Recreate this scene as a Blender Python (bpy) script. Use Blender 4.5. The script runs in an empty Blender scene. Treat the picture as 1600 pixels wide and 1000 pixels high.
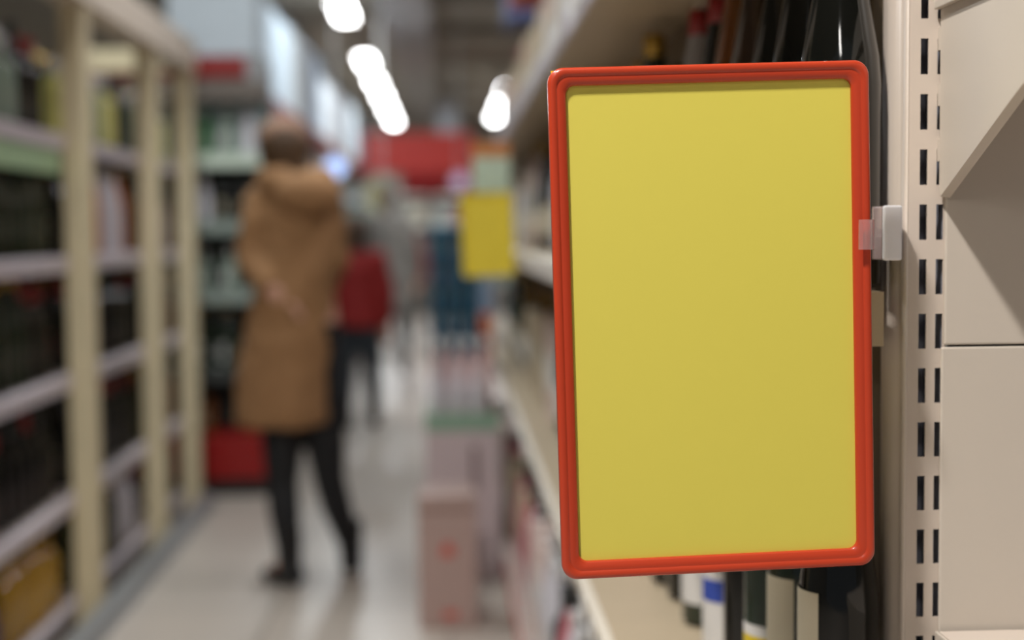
import bpy, bmesh, math, random
from mathutils import Vector, Matrix
random.seed(7)
S = bpy.context.scene
COL = S.collection
R = math.radians

# ------------------------------------------------------------------ camera
FPX = 2200.0
cd = bpy.data.cameras.new('camera'); cam = bpy.data.objects.new('camera', cd); COL.objects.link(cam)
cd.sensor_fit = 'HORIZONTAL'; cd.sensor_width = 36.0; cd.lens = 36.0*FPX/1600.0
cam.location = (0, 0, 1.28)
ROLL = 0.0096
cam.rotation_euler = (Matrix.Rotation(-math.atan(103.7/2204.0), 3, 'Z') @ Matrix.Rotation(math.pi/2-math.atan(138.0/2200.0), 3, 'X')
                      @ Matrix.Rotation(-ROLL, 3, 'Z')).to_euler()
cd.dof.use_dof = True; cd.dof.focus_distance = 1.19; cd.dof.aperture_fstop = 2.15
cd.clip_end = 200
S.camera = cam

# ------------------------------------------------------------------ world, exposure
w = bpy.data.worlds.new('store_ambient'); S.world = w; w.use_nodes = True
w.node_tree.nodes['Background'].inputs[0].default_value = (0.80, 0.88, 0.95, 1)
w.node_tree.nodes['Background'].inputs[1].default_value = 0.11
S.view_settings.view_transform = 'Standard'; S.view_settings.look = 'None'
S.view_settings.gamma = 1; S.view_settings.use_curve_mapping = False
S.view_settings.exposure = 0.42

def area(name, loc, sx, sy, power, col=(1, .96, .9)):
    l = bpy.data.lights.new(name, 'AREA'); l.shape = 'RECTANGLE'; l.size = sx; l.size_y = sy
    l.energy = power; l.color = col
    o = bpy.data.objects.new(name, l); COL.objects.link(o); o.location = loc
    return o
# tubes of the store's ceiling lamps (the far lamp bodies are built below), with added fill lights
area('tube_light_near', (-0.60, 0.15, 3.42), .12, .28, 80, (1, .955, .90))
area('fill_light_behind', (-0.90, -3.2, 3.42), .3, 1.2, 34, (1, .96, .91))  # unseen light added behind the camera as frontal fill
for i, yy in enumerate((1.75, 5.2, 9.4, 14.3, 18.6, 24.0)):  # nearest one is unseen, added to brighten the upright's flank and bottles
    area('tube_light_left', (-0.99, yy, 3.42), .18, 1.2, (30, 34, 38, 40, 44, 60)[i], (.90, .97, 1))
for yy in (8.0, 11.0, 14.0):       # unseen fill lights added to brighten the cartons over the left shelves
    o = area('carton_fill_light', (0.35, yy, 3.40), .2, .8, 7, (.86, .95, 1)); o.rotation_euler = (0, R(52), 0)
    o.data.spread = R(70)
for i, yy in enumerate((5.0, 12.0, 21.0)):
    area('tube_light_right', (1.0, yy, 3.42), .18, 1.2, (34, 40, 55)[i], (.97, .97, 1))

# ------------------------------------------------------------------ materials
def srgb(c):
    f = lambda v: (v/12.92 if v <= .04045 else ((v+.055)/1.055)**2.4)
    return tuple(f(x/255.0) for x in c)+(1,)
MC = {}
def M(name, rgb, rough=.5, metal=0, coat=0, var=.06, scale=9, bump=0, trans=0, ior=1.45, emit=0):
    if name in MC: return MC[name]
    m = bpy.data.materials.new(name); m.use_nodes = True; MC[name] = m
    nt = m.node_tree; b = nt.nodes['Principled BSDF']
    c = srgb(rgb)
    b.inputs['Roughness'].default_value = rough; b.inputs['Metallic'].default_value = metal
    b.inputs['Coat Weight'].default_value = coat; b.inputs['Coat Roughness'].default_value = .05
    b.inputs['Transmission Weight'].default_value = trans; b.inputs['IOR'].default_value = ior
    if emit:
        b.inputs['Emission Color'].default_value = c; b.inputs['Emission Strength'].default_value = emit
    tc = nt.nodes.new('ShaderNodeTexCoord'); n = nt.nodes.new('ShaderNodeTexNoise')
    n.inputs['Scale'].default_value = scale; n.inputs['Detail'].default_value = 3
    nt.links.new(tc.outputs['Object'], n.inputs['Vector'])
    mx = nt.nodes.new('ShaderNodeMix'); mx.data_type = 'RGBA'
    mx.inputs[6].default_value = tuple(x*(1-var) for x in c[:3])+(1,)
    mx.inputs[7].default_value = tuple(min(1, x*(1+var)) for x in c[:3])+(1,)
    nt.links.new(n.outputs['Fac'], mx.inputs[0]); nt.links.new(mx.outputs[2], b.inputs['Base Color'])
    if bump:
        bp = nt.nodes.new('ShaderNodeBump'); bp.inputs['Strength'].default_value = bump; bp.inputs['Distance'].default_value = .01
        nt.links.new(n.outputs['Fac'], bp.inputs['Height']); nt.links.new(bp.outputs[0], b.inputs['Normal'])
    return m

# ------------------------------------------------------------------ mesh helpers
def box(bm, x0, x1, y0, y1, z0, z1, mi=0):
    v = [bm.verts.new(p) for p in ((x0,y0,z0),(x1,y0,z0),(x1,y1,z0),(x0,y1,z0),(x0,y0,z1),(x1,y0,z1),(x1,y1,z1),(x0,y1,z1))]
    for q in ((0,3,2,1),(4,5,6,7),(0,1,5,4),(1,2,6,5),(2,3,7,6),(3,0,4,7)):
        f = bm.faces.new([v[i] for i in q]); f.material_index = mi
def prism(bm, pts, axis, a, b):
    """pts: 2D outline; axis 'x','y','z' = extrusion axis from a to b"""
    def P(p, t):
        return {'x': (t, p[0], p[1]), 'y': (p[0], t, p[1]), 'z': (p[0], p[1], t)}[axis]
    A = [bm.verts.new(P(p, a)) for p in pts]; B = [bm.verts.new(P(p, b)) for p in pts]
    n = len(pts)
    bm.faces.new(A[::-1]); bm.faces.new(B)
    for i in range(n): bm.faces.new((A[i], A[(i+1) % n], B[(i+1) % n], B[i]))
def lathe(bm, prof, n=16, c=(0, 0), a0=0, a1=2*math.pi, cap=True):
    full = abs(a1-a0-2*math.pi) < 1e-6
    k = n if full else n+1
    rings = []
    for r, z in prof:
        rings.append([bm.verts.new((c[0]+r*math.cos(a0+(a1-a0)*i/n), c[1]+r*math.sin(a0+(a1-a0)*i/n), z)) for i in range(k)])
    for A, B in zip(rings, rings[1:]):
        for i in range(n):
            j = (i+1) % k
            bm.faces.new((A[i], A[j], B[j], B[i]))
    if cap and full:
        bm.faces.new(rings[0][::-1]); bm.faces.new(rings[-1])
def ell(bm, c, r, n=16, m=10):
    mat = Matrix.Translation(c) @ Matrix.Diagonal((r[0], r[1], r[2], 1))
    bmesh.ops.create_uvsphere(bm, u_segments=n, v_segments=m, radius=1, matrix=mat)
def tube(bm, pts, rad, n=12):
    """tapered tube through pts; rad: list of radius or (ra, rb)"""
    pts = [Vector(p) for p in pts]
    rings = []
    for i, p in enumerate(pts):
        d = (pts[min(i+1, len(pts)-1)]-pts[max(i-1, 0)]).normalized()
        u = d.cross(Vector((0, 1, 0)))
        if u.length < .1: u = d.cross(Vector((1, 0, 0)))
        u.normalize(); v = d.cross(u)
        r = rad[i]; ra, rb = r if isinstance(r, tuple) else (r, r)
        rings.append([bm.verts.new(p+u*ra*math.cos(2*math.pi*k/n)+v*rb*math.sin(2*math.pi*k/n)) for k in range(n)])
    for A, B in zip(rings, rings[1:]):
        for i in range(n): bm.faces.new((A[i], A[(i+1) % n], B[(i+1) % n], B[i]))
    bm.faces.new(rings[0][::-1]); bm.faces.new(rings[-1])
def obj(name, bm, mats, parent=None, smooth=False, bevel=0, seg=2):
    bmesh.ops.recalc_face_normals(bm, faces=bm.faces)
    me = bpy.data.meshes.new(name); bm.to_mesh(me); bm.free()
    for m in (mats if isinstance(mats, (list, tuple)) else [mats]): me.materials.append(m)
    if smooth:
        for p in me.polygons: p.use_smooth = True
    o = bpy.data.objects.new(name, me); COL.objects.link(o)
    if smooth == 'angle' or smooth is True:
        pass
    if parent: o.parent = parent
    if bevel:
        b = o.modifiers.new('bevel', 'BEVEL'); b.width = bevel; b.segments = seg; b.limit_method = 'ANGLE'
    return o
def bx(name, mats, parent, *dims, bevel=0):
    bm = bmesh.new(); box(bm, *dims); return obj(name, bm, mats, parent, bevel=bevel)
def tag(o, label, cat, group=None, kind=None):
    o['label'] = label; o['category'] = cat
    if group: o['group'] = group
    if kind: o['kind'] = kind
    return o
def empty(name, loc, label, cat, group=None, rz=0):
    o = bpy.data.objects.new(name, None); COL.objects.link(o); o.location = loc; o.rotation_euler = (0, 0, rz)
    o.empty_display_size = .05
    return tag(o, label, cat, group)
def structure(o): o['kind'] = 'structure'; return o
def at(x, y, Y):
    """world X, Z of the photo point (x, y) at depth Y (used to measure)"""
    q = cam.matrix_basis
    d = q.to_3x3() @ Vector(((x-800)/FPX, (500-y)/FPX, -1)); d = d*(Y/d.y)
    return d.x, 1.28+d.z

KIDS = {}
def dup(root, loc, rz=0, label=None, group=None, scale=None):
    r = root.copy(); COL.objects.link(r); r.location = loc; r.rotation_euler = (0, 0, rz)
    if label: r['label'] = label
    if group: r['group'] = group
    if scale: r.scale = scale
    def rec(a, b):
        for ch in KIDS.get(a.name, []):
            c = ch.copy(); COL.objects.link(c); c.parent = b; rec(ch, c)
    rec(root, r)
    return r
USED = set()
def put(root, loc, rz=0, label=None, group=None, scale=None):
    if root.name in USED: return dup(root, loc, rz, label, group, scale)
    USED.add(root.name); root.location = loc; root.rotation_euler = (0, 0, rz)
    if label: root['label'] = label
    if group: root['group'] = group
    if scale: root.scale = scale
    return root

# ------------------------------------------------------------------ common materials
cream = M('cream_powder_coat', (206, 193, 181), .38, var=.015, scale=3)
cream2 = M('cream_sheet_metal', (200, 190, 178), .42, var=.02, scale=4)
white_pl = M('white_plastic', (240, 238, 242), .3, var=.01)
lilac = M('pale_shelf_lip', (205, 196, 203), .35, var=.03)
wood = M('pale_pine', (208, 194, 160), .55, var=.08, scale=14, bump=.1)
dark_in = M('dark_interior', (50, 46, 42), .7)
redp = M('red_plastic', (184, 60, 32), .3, coat=.25, var=.02, scale=20)

# ------------------------------------------------------------------ setting
def floor_mat():
    m = M('polished_floor_tiles', (176, 168, 158), .36, var=.05, scale=1.2)
    nt = m.node_tree; b = nt.nodes['Principled BSDF']
    br = nt.nodes.new('ShaderNodeTexBrick'); br.offset = 0; br.inputs['Scale'].default_value = 1
    br.inputs['Brick Width'].default_value = .6; br.inputs['Row Height'].default_value = .6
    br.inputs['Mortar Size'].default_value = .004
    br.inputs['Color1'].default_value = srgb((196, 184, 172)); br.inputs['Color2'].default_value = srgb((188, 178, 168))
    br.inputs['Mortar'].default_value = srgb((130, 124, 116))
    tc = nt.nodes.new('ShaderNodeTexCoord'); nt.links.new(tc.outputs['Object'], br.inputs['Vector'])
    nt.links.new(br.outputs['Color'], b.inputs['Base Color'])
    return m
structure(bx('floor', floor_mat(), None, -6, 5, -4, 30, -.1, 0))
ceil_m = M('ceiling_paint', (150, 143, 130), .8)
structure(bx('ceiling', ceil_m, None, -6, 5, -4, 30, 3.75, 3.85))
wall_m = M('store_wall_paint', (150, 148, 142), .7)
structure(bx('wall_left', wall_m, None, -6.1, -6, -4, 30, 0, 3.75))
structure(bx('wall_right', wall_m, None, 5, 5.1, -4, 30, 0, 3.75))
structure(bx('wall_back', M('far_wall_paint', (168, 160, 150), .7), None, -6, 5, 30, 30.1, 0, 3.75))
bm = bmesh.new()
for i in range(10): box(bm, -.05, 4.9, 4+i*2.6, 4.3+i*2.6, 3.6, 3.75)
structure(obj('trim_1', bm, M('ceiling_rib', (140, 130, 118), .8)))
tag(bx('air_duct', M('galvanised_duct', (152, 148, 146), .5, var=.05), None, -.62, -.12, 3.5, 29.5, 3.46, 3.74, bevel=.01),
    'long grey air duct running under the ceiling above the aisle', 'duct')
tag(bx('air_duct', M('duct_side', (120, 116, 112), .6), None, -2.1, -1.75, 3.5, 29.5, 3.3, 3.74, bevel=.01),
    'dark boxed cable duct under the ceiling left of the lamps', 'duct')

# lamps
lampmat = M('lit_tube', (255, 255, 255), .4, emit=14)
housing = M('lamp_housing', (205, 205, 205), .4)
def lamp(x, y, label, group):
    e = empty('ceiling_lamp', (x, y, 3.75), label, 'lamp', group)
    bm = bmesh.new(); prism(bm, [(-.09, -.24), (.09, -.24), (.05, -.17), (-.05, -.17)], 'y', -.55, .55)
    hb = obj('housing', bm, housing, e)
    bm = bmesh.new()
    for yy in (-.4, .4): tube(bm, [(0, yy, -.18), (0, yy, 0)], [.006, .006], 6)
    obj('suspension_rod', bm, housing, e)
    bm = bmesh.new(); prism(bm, [(-.08, -.275), (.08, -.275), (.085, -.243), (-.085, -.243)], 'y', -.53, .53)
    obj('diffuser', bm, lampmat, e)
    return e
LL = 'lit ceiling lamps of the left row'
for i, yy in enumerate((14.3, 18.5, 20.9, 23.2, 25.6, 28.2)):
    lamp(-.99, yy, ['single lit ceiling lamp nearest the top edge of the photo', 'lit ceiling lamp leading the bright left row',
        'second lamp of the bright left row on the ceiling', 'third lamp of the bright left row on the ceiling',
        'fourth lamp of the bright left row on the ceiling', 'farthest lamp of the bright left row, over the red banner'][i], LL)
for i, yy in enumerate((22.3, 24.8, 27.4)):
    lamp(1.0, yy, ['nearest lamp of the right row above the shelf lip',
        'middle lamp of the right row on the ceiling', 'farthest lamp of the right row, above the yellow sign'][i], 'lit ceiling lamps of the right row')

# ------------------------------------------------------------------ end upright and endcap panels (foreground right)
YU = 1.262
def upright():
    e = empty('shelf_upright', (.43, YU, 0), 'cream slotted metal upright beside the red framed sign', 'upright')
    x0, x1 = at(1419, 350, YU)[0], at(1479, 350, YU)[0]
    # slotted face
    bm = bmesh.new()
    pitch = .0497; z0 = 1.28-((100-357)/1746.) ; z0 = 1.4415-.0
    zc = at(1443, 88, YU)[1]           # centre of one slot
    zc = zc - pitch*40
    cols = [(at(p, 350, YU)[0]-.43, at(q, 350, YU)[0]-.43) for p, q in ((1436.5, 1448.5), (1462.5, 1474))]
    xs = [x0-.43, cols[0][0], cols[0][1], cols[1][0], cols[1][1], x1-.43]
    zs = [0]
    k = 0
    z = zc
    while z < 0.02: z += pitch
    holes = []
    while z < 2.2:
        holes.append((z-.016, z+.016)); z += pitch
    edges = [0.0]
    for a, b in holes: edges += [a, b]
    edges.append(2.22)
    V = [[bm.verts.new((x, 0, zz)) for x in xs] for zz in edges]
    for j in range(len(edges)-1):
        for i in range(5):
            if j % 2 == 1 and i in (1, 3): continue
            bm.faces.new((V[j][i], V[j][i+1], V[j+1][i+1], V[j+1][i]))
    o = obj('slotted_face', bm, cream, e)
    s = o.modifiers.new('thick', 'SOLIDIFY'); s.thickness = .0018; s.offset = -1
    for m_ in (o,):
        pass
    # side flank: rolled sheet with two shallow folds
    bm = bmesh.new()
    prof = [(x0-.43, 0.0), (x0-.43-.0012, .0015), (x0-.43-.0018, .006), (x0-.43-.0005, .009), (x0-.43-.0005, .020), (x0-.43-.003, .026),
            (x0-.43-.004, .044), (x0-.43-.0035, .062), (x0-.43+.002, .068)]
    A = [bm.verts.new((p[0], p[1], 0)) for p in prof]; B = [bm.verts.new((p[0], p[1], 2.22)) for p in prof]
    for i in range(len(prof)-1): bm.faces.new((A[i], A[i+1], B[i+1], B[i]))
    o = obj('folded_flank', bm, cream, e, smooth=True)
    s = o.modifiers.new('thick', 'SOLIDIFY'); s.thickness = .0012; s.offset = 1
    # inner tube: dark back and right flank
    bm = bmesh.new()
    box(bm, x0-.43+.002, x1-.43, .055, .065, 0, 2.22); box(bm, x1-.43-.0015, x1-.43, .003, .055, 0, 2.22)
    obj('inner_channel', bm, M('inner_channel_paint', (150, 152, 164), .5), e)
    bx('top_cap', cream, e, x0-.43-.002, x1-.43, -.001, .056, 2.2201, 2.228)
    return e
upright()

# endcap rear panels
XP = .4535
def endcap():
    e = empty('endcap_backboard', (1.0, 1.285, 0), 'cream sheet metal back panels right of the slotted upright', 'shelving')
    zseam = at(1500, 539, 1.268)[1]
    X0, X1 = at(1474, 420, YU)[0]-1.0, .55
    XL = at(1467, 700, YU)[0]-1.0
    def panel(za, zb, xl, yf=-.0272):
        bm = bmesh.new(); box(bm, xl, X1, yf, yf+.004, za, zb)
        return obj('back_panel', bm, cream2, e, bevel=.0018, seg=3)
    panel(zseam+.0010, zseam+.402, X0)
    panel(zseam-.40, zseam-.0010, XL)
    panel(zseam+.405, zseam+.80, X0); panel(.05, zseam-.403, XL)
    bx('rear_core', dark_in, e, X0+.02, X1, .0, .02, .03, 2.2)
    return e, zseam
_, ZS = endcap()

def endcap_shelf(ztop, zroot, label, depth=.42, tipz=None):
    """shelf with tapering side bracket hooked into the upright; ztop = top of tray"""
    e = empty('endcap_shelf', (at(1467, 300, 1.257)[0], 1.2572, ztop), label, 'shelf', 'end shelves hooked on the upright')
    h = ztop-zroot
    bm = bmesh.new()
    pts = [(0, -h), (-.004, -h-.002), (-.17, -h+.0745), (-.30, -h+.129 if h > .14 else -.04), (-depth, -.032), (-depth, -.001), (0, -.001)]
    prism(bm, pts, 'x', 0, .0025)
    # flange under the lower edge
    obj('side_bracket', bm, cream2, e, bevel=.0008)
    bm = bmesh.new()
    a = Vector((0, -.004, -h-.002)); b = Vector((0, -.17, -h+.0745)); c = Vector((0, -.30, pts[3][1]))
    for p, q in ((a, b), (b, c)):
        vs = [bm.verts.new(v) for v in (p, q, q+Vector((.009, 0, -.001)), p+Vector((.009, 0, -.001)))]
        bm.faces.new(vs)
    o = obj('bracket_flange', bm, cream2, e); s = o.modifiers.new('t', 'SOLIDIFY'); s.thickness = .0015
    for k in range(3):
        zz = -h+.03+k*.0497
        if zz < -.03: bx('hook', cream2, e, -.0001, .004, -.001, .012, zz, zz+.02)
    bm = bmesh.new()
    box(bm, .0028, 1.06, -depth, -.004, -.003, 0); box(bm, .0028, 1.06, -depth, -depth+.002, -.035, -.0031)
    obj('shelf_tray', bm, cream, e, bevel=.0008)
    return e
zb = at(1470, 304, 1.262)[1]
es = endcap_shelf(zb+.205, zb, 'cream end shelf with tapering bracket above its dark shadow, top right')
bx('pressed_ridge', cream2, es, -.006, -.0001, -.42, .0, -.040, -.032, bevel=.001)
zl = at(1466, 982, 1.262)[1]
endcap_shelf(zl, zl-.17, 'cream end shelf at the bottom right corner below the panels')

# ------------------------------------------------------------------ red framed sign
def rrect(w_, h_, r, n=8):
    pts = []
    for cx, cz, a in ((w_/2-r, h_/2-r, 0), (-w_/2+r, h_/2-r, 90), (-w_/2+r, -h_/2+r, 180), (w_/2-r, -h_/2+r, 270)):
        for i in range(n+1):
            t = R(a+90*i/n); pts.append((cx+r*math.cos(t), cz+r*math.sin(t)))
    return pts
def frame_sign(name, W, H, YS, X, Z, rot, label, cat, fm, cm, fw=.0135, rad=.0128, group=None):
    e = empty(name, (X, YS, Z), label, cat, group); e.rotation_euler = rot
    prof = [(.0, .006), (.0, -.0015), (.0012, -.0034), (.0028, -.004), (.0062, -.0039), (.0068, -.0030), (.0074, -.0028), (.0082, -.0030),
            (.0108, -.0025), (fw-.0012, -.0016), (fw, -.0004), (fw, .006)]
    bm = bmesh.new(); loops = []
    for off, d in prof:
        loops.append([bm.verts.new((p[0], d, p[1])) for p in rrect(W-2*off, H-2*off, max(rad-off*.36, .003))])
    n = len(loops[0])
    for A, B in zip(loops, loops[1:]+loops[:1]):
        for i in range(n): bm.faces.new((A[i], A[(i+1) % n], B[(i+1) % n], B[i]))
    obj('frame', bm, fm, e, smooth=True)
    bm = bmesh.new(); A = [bm.verts.new((p[0], .0026, p[1])) for p in rrect(W-.012, H-.012, .006)]
    B = [bm.verts.new((p[0], .0055, p[1])) for p in rrect(W-.012, H-.012, .006)]
    bm.faces.new(A); bm.faces.new(B)
    for i in range(n): bm.faces.new((A[i], A[(i+1) % n], B[(i+1) % n], B[i]))
    obj('price_card', bm, cm, e)
    return e
YS = 1.175
tl = at(856, 108, YS); tr = at(1354, 94, YS); br = at(1371, 884, YS); bl = at(877, 906, YS)
W = .5*(math.hypot(tr[0]-tl[0], tr[1]-tl[1])+math.hypot(br[0]-bl[0], br[1]-bl[1]))
H = .5*(math.hypot(bl[0]-tl[0], bl[1]-tl[1])+math.hypot(br[0]-tr[0], br[1]-tr[1]))
X = (tl[0]+tr[0]+br[0]+bl[0])/4; Z = (tl[1]+tr[1]+br[1]+bl[1])/4
ang = -.5*(math.atan2(tr[1]-tl[1], tr[0]-tl[0])+math.atan2(br[1]-bl[1], br[0]-bl[0]))
sg = frame_sign('framed_sign', W, H, YS, X, Z, (R(.8), ang, R(1.0)), 'large red plastic frame holding a blank yellow card, in sharp focus', 'sign',
           redp, M('yellow_card', (216, 204, 86), .6, var=.008, scale=5), fw=.0148)
bm = bmesh.new(); box(bm, -W/2+.0035, -W/2+.012, .0062, .0068, H/2-.010, H/2-.0015)
obj('card_corner', bm, M('yellow_card_edge', (228, 196, 50), .6), sg)

# clip: white magnet block with clear plastic jaw
e = empty('sign_clip', (.4, 1.25, 1.28), 'white and clear plastic clip joining the red frame to the upright', 'clip')
cx0, cz0 = at(1382, 321, 1.24); cx1, cz1 = at(1410, 407, 1.24)
bx('front_plate', white_pl, e, cx0-.4, cx1-.4, -.010, -.003, cz1-1.28, cz0-1.28, bevel=.0018)
bx('magnet_block', white_pl, e, cx0-.4+.004, cx1-.4, -.0029, .027, cz1-1.28+.001, cz0-1.28-.001, bevel=.001)
bx('magnet_foot', white_pl, e, cx1-.4+.0001, .4110-.4, .012, .025, cz1-1.28+.006, cz0-1.28-.006)
clear = M('clear_acrylic', (250, 236, 236), .10, trans=.86, ior=1.25, var=.0)
bx('clear_body', clear, e, cx0-.4, cx0-.4+.0038, -.0028, .027, cz1-1.28+.0005, cz0-1.28-.0005, bevel=.0008)
t0, tz0 = at(1343, 343, 1.165); t1, tz1 = at(1364, 390, 1.165)
bm = bmesh.new(); box(bm, t0-.4, t1-.4, -.0838, -.0824, tz1-1.28, tz0-1.28)
box(bm, t1-.4, t1-.4+.0015, -.0838, -.010, tz1-1.28, tz0-1.28)
obj('clear_jaw', bm, clear, e)

# ------------------------------------------------------------------ bottles
BOT = {
 'wine':   [(.030,0),(.0365,.004),(.0375,.010),(.0375,.185),(.034,.203),(.022,.222),(.0155,.236),(.0145,.285),(.0155,.286),(.0155,.300)],
 'slope':  [(.034,0),(.040,.004),(.041,.010),(.041,.150),(.039,.180),(.032,.215),(.023,.250),(.0165,.275),(.0145,.300),(.016,.302),(.016,.320)],
 'tall':   [(.036,0),(.0425,.004),(.0435,.012),(.0435,.188),(.041,.215),(.034,.250),(.026,.290),(.019,.320),(.0155,.345),(.017,.347),(.017,.365)],
 'spirit': [(.036,0),(.042,.003),(.043,.008),(.043,.165),(.040,.180),(.026,.195),(.016,.203),(.015,.235),(.018,.236),(.018,.262)],
 'slim':   [(.026,0),(.031,.003),(.032,.008),(.032,.200),(.029,.225),(.018,.262),(.014,.28),(.0135,.315),(.015,.316),(.015,.335)],
 'squat':  [(.034,0),(.041,.006),(.043,.030),(.042,.090),(.036,.130),(.024,.165),(.016,.185),(.016,.215),(.020,.216),(.020,.250)],
}
def bottle(kind, glass, labm, capm, name='wine_bottle', n=16, lab=(.045, .13), arc=(100, 260), capfrac=.8, neckband=None):
    prof = BOT[kind]
    bm = bmesh.new(); lathe(bm, prof, n)
    o = obj(name, bm, glass, smooth=True); tag(o, 'x', 'bottle')
    mod = o.modifiers.new('e', 'EDGE_SPLIT'); mod.split_angle = R(50)
    kids = []
    r = prof[3][0]+.0007
    if labm:
        bm = bmesh.new(); ms = labm if isinstance(labm, (list, tuple)) else [labm]
        lathe(bm, [(r, lab[0]), (r, lab[1])], 12, a0=R(arc[0]), a1=R(arc[1]), cap=False)
        if len(ms) > 1:
            z1 = lab[0]+(lab[1]-lab[0])*.62; z2 = lab[0]+(lab[1]-lab[0])*.88
            lathe(bm, [(r+.0004, z1), (r+.0004, z2)], 8, a0=R(arc[0]+30), a1=R(arc[1]-32), cap=False)
            for f in bm.faces:
                if f.calc_center_median().z > z1-.001 and abs(f.calc_center_median().z-(z1+z2)/2) < .002: f.material_index = 1
        kids.append(obj('paper_label', bm, ms, o, smooth=True))
    H_ = prof[-1][1]; zc = prof[-4][1]+.01
    bm = bmesh.new(); rr = prof[-4][0]+.0012
    lathe(bm, [(rr, zc), (prof[-3][0]+.0009, prof[-3][1]), (prof[-1][0]+.0008, prof[-2][1]), (prof[-1][0]+.0008, H_+.001)], n)
    kids.append(obj('capsule', bm, capm, o, smooth=True))
    KIDS[o.name] = kids
    return o
def pal(name, rgb, **k): return M(name, rgb, **k)
g_black = M('near_black_glass', (14, 15, 13), .08, coat=.3, var=.1)
g_green = M('dark_green_glass', (22, 36, 22), .07, coat=.7, var=.1)
g_olive = M('olive_glass', (58, 60, 26), .1, coat=.5, var=.1)
g_amber = M('amber_glass', (110, 62, 22), .08, coat=.5, var=.1)
g_clear = M('pale_clear_glass', (190, 205, 190), .05, trans=.6, var=.02)
g_teal = M('grey_green_clear_glass', (118, 140, 124), .03, trans=.85, ior=1.4, var=.02)
g_pink = M('rose_pink_glass', (196, 120, 128), .25, coat=.3, var=.06)
g_white = M('white_bottle', (206, 202, 208), .3, var=.03)
g_gold = M('golden_liquor', (176, 134, 30), .2, coat=.4, var=.1)
g_orange = M('orange_liquor', (188, 106, 44), .2, coat=.3, var=.08)
g_purple = M('purple_bottle', (74, 50, 108), .3, coat=.3)
g_red = M('red_bottle', (150, 40, 40), .3, coat=.3)
g_bgreen = M('bright_green_bottle', (70, 130, 70), .25, coat=.3)
p_white = M('white_paper', (214, 210, 206), .6); p_cream = M('cream_paper', (196, 184, 160), .6)
p_yellow = M('yellow_paper', (206, 178, 34), .6); p_blue = M('blue_print', (52, 74, 160), .6)
p_red = M('red_print', (168, 52, 44), .6); p_grey = M('grey_paper', (160, 158, 156), .6)
c_black = M('black_foil', (24, 22, 22), .3); c_red = M('red_foil', (140, 30, 30), .3); c_gold = M('gold_foil', (176, 140, 60), .15, metal=.5)
c_white = M('white_cap', (214, 212, 212), .12, coat=.6)

# foreground bottles on the right gondola (front row)
RZ1, RZ2, RZ3 = .72, 1.222, 1.66       # shelf tops
def near(kind, glass, labm, capm, x, y, z, label, lab=(.045, .13), arc=(100, 235), name='wine_bottle', sc=None):
    b = bottle(kind, glass, labm, capm, name=name, n=40, lab=lab, arc=arc); b['label'] = label
    b.location = (x, y, z); b['group'] = 'bottles around the red sign'
    sc = sc or 1; k_ = .0376/BOT[kind][3][0]; b.scale = (k_, k_, sc)
    return b
G = 'foreground bottles'
lx = .369; up = RZ2+.002; dz = RZ1+.002
near('tall', g_black, p_cream, c_black, .371, 1.312, up, 'black bottle with beige label edge, between the sign and upright', lab=(.055, .145), arc=(230, 292))
near('tall', g_black, None, c_black, lx, 1.42, up, 'tall black bottle with a pale curved glint, above the sign right of centre', sc=1.04)
near('slope', g_black, p_white, c_black, lx, 1.53, up, 'second black bottle from the upright row above the sign, dark brown glint', sc=1.18)
near('tall', M('brown_glass', (52, 34, 22), .06, coat=.8), p_cream, c_black, lx, 1.645, up, 'brown glass bottle with a bright streak above the sign', sc=1.06)
near('tall', g_amber, p_cream, c_gold, lx, 1.76, up, 'amber bottle above the sign, left of the dark ones', sc=1.06)
near('tall', g_black, p_white, c_red, lx, 1.88, up, 'dark bottle with a red neck foil above the top of the sign', sc=1.0)
near('tall', M('pale_frosted_glass', (150, 146, 146), .3, coat=.3), p_white, c_red, lx-.005, 2.0, up, 'pale whitish bottle, leftmost tall one above the sign')
near('slope', g_black, p_yellow, c_black, lx-.01, 2.12, up, 'short black bottle left of the pale whitish bottle above the sign', sc=.95)
near('slope', g_olive, p_yellow, c_gold, lx-.01, 2.23, up, 'olive bottle above the left half of the sign', sc=.95)
near('tall', g_black, p_cream, c_black, .371, 1.31, dz, 'black bottle with beige label nearest the upright below the sign', lab=(.10, .205), arc=(155, 226), sc=1.06)
near('tall', g_green, p_cream, c_black, lx, 1.43, dz, 'dark green bottle with tall beige label below the sign', lab=(.07, .19), arc=(155, 240), sc=1.06)
near('slope', g_teal, [p_white, p_yellow], c_gold, lx, 1.545, dz, 'clear greenish bottle with a yellow label below the sign', lab=(.012, .092), arc=(150, 300), sc=1.3)
near('wine', g_black, None, c_black, lx, 1.665, dz, 'plain black bottle between blue-marked and yellow labels below the sign', sc=1.16)
near('tall', g_green, [p_white, p_blue], c_black, lx, 1.80, dz, 'green bottle with white label and blue square below the sign', lab=(.008, .112), arc=(150, 290), sc=1.08)
near('tall', g_green, p_white, c_black, lx, 1.965, dz, 'bottle with plain tall white label below the sign', lab=(.03, .18), arc=(150, 280), sc=1.08)
near('wine', g_black, None, c_black, lx, 2.10, dz, 'black bottle left of the plain white label below the sign', sc=1.13)
near('wine', g_black, p_white, c_black, lx-.01, 2.20, dz, 'leftmost black bottle below the sign, white label low down', sc=1.1)

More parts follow.
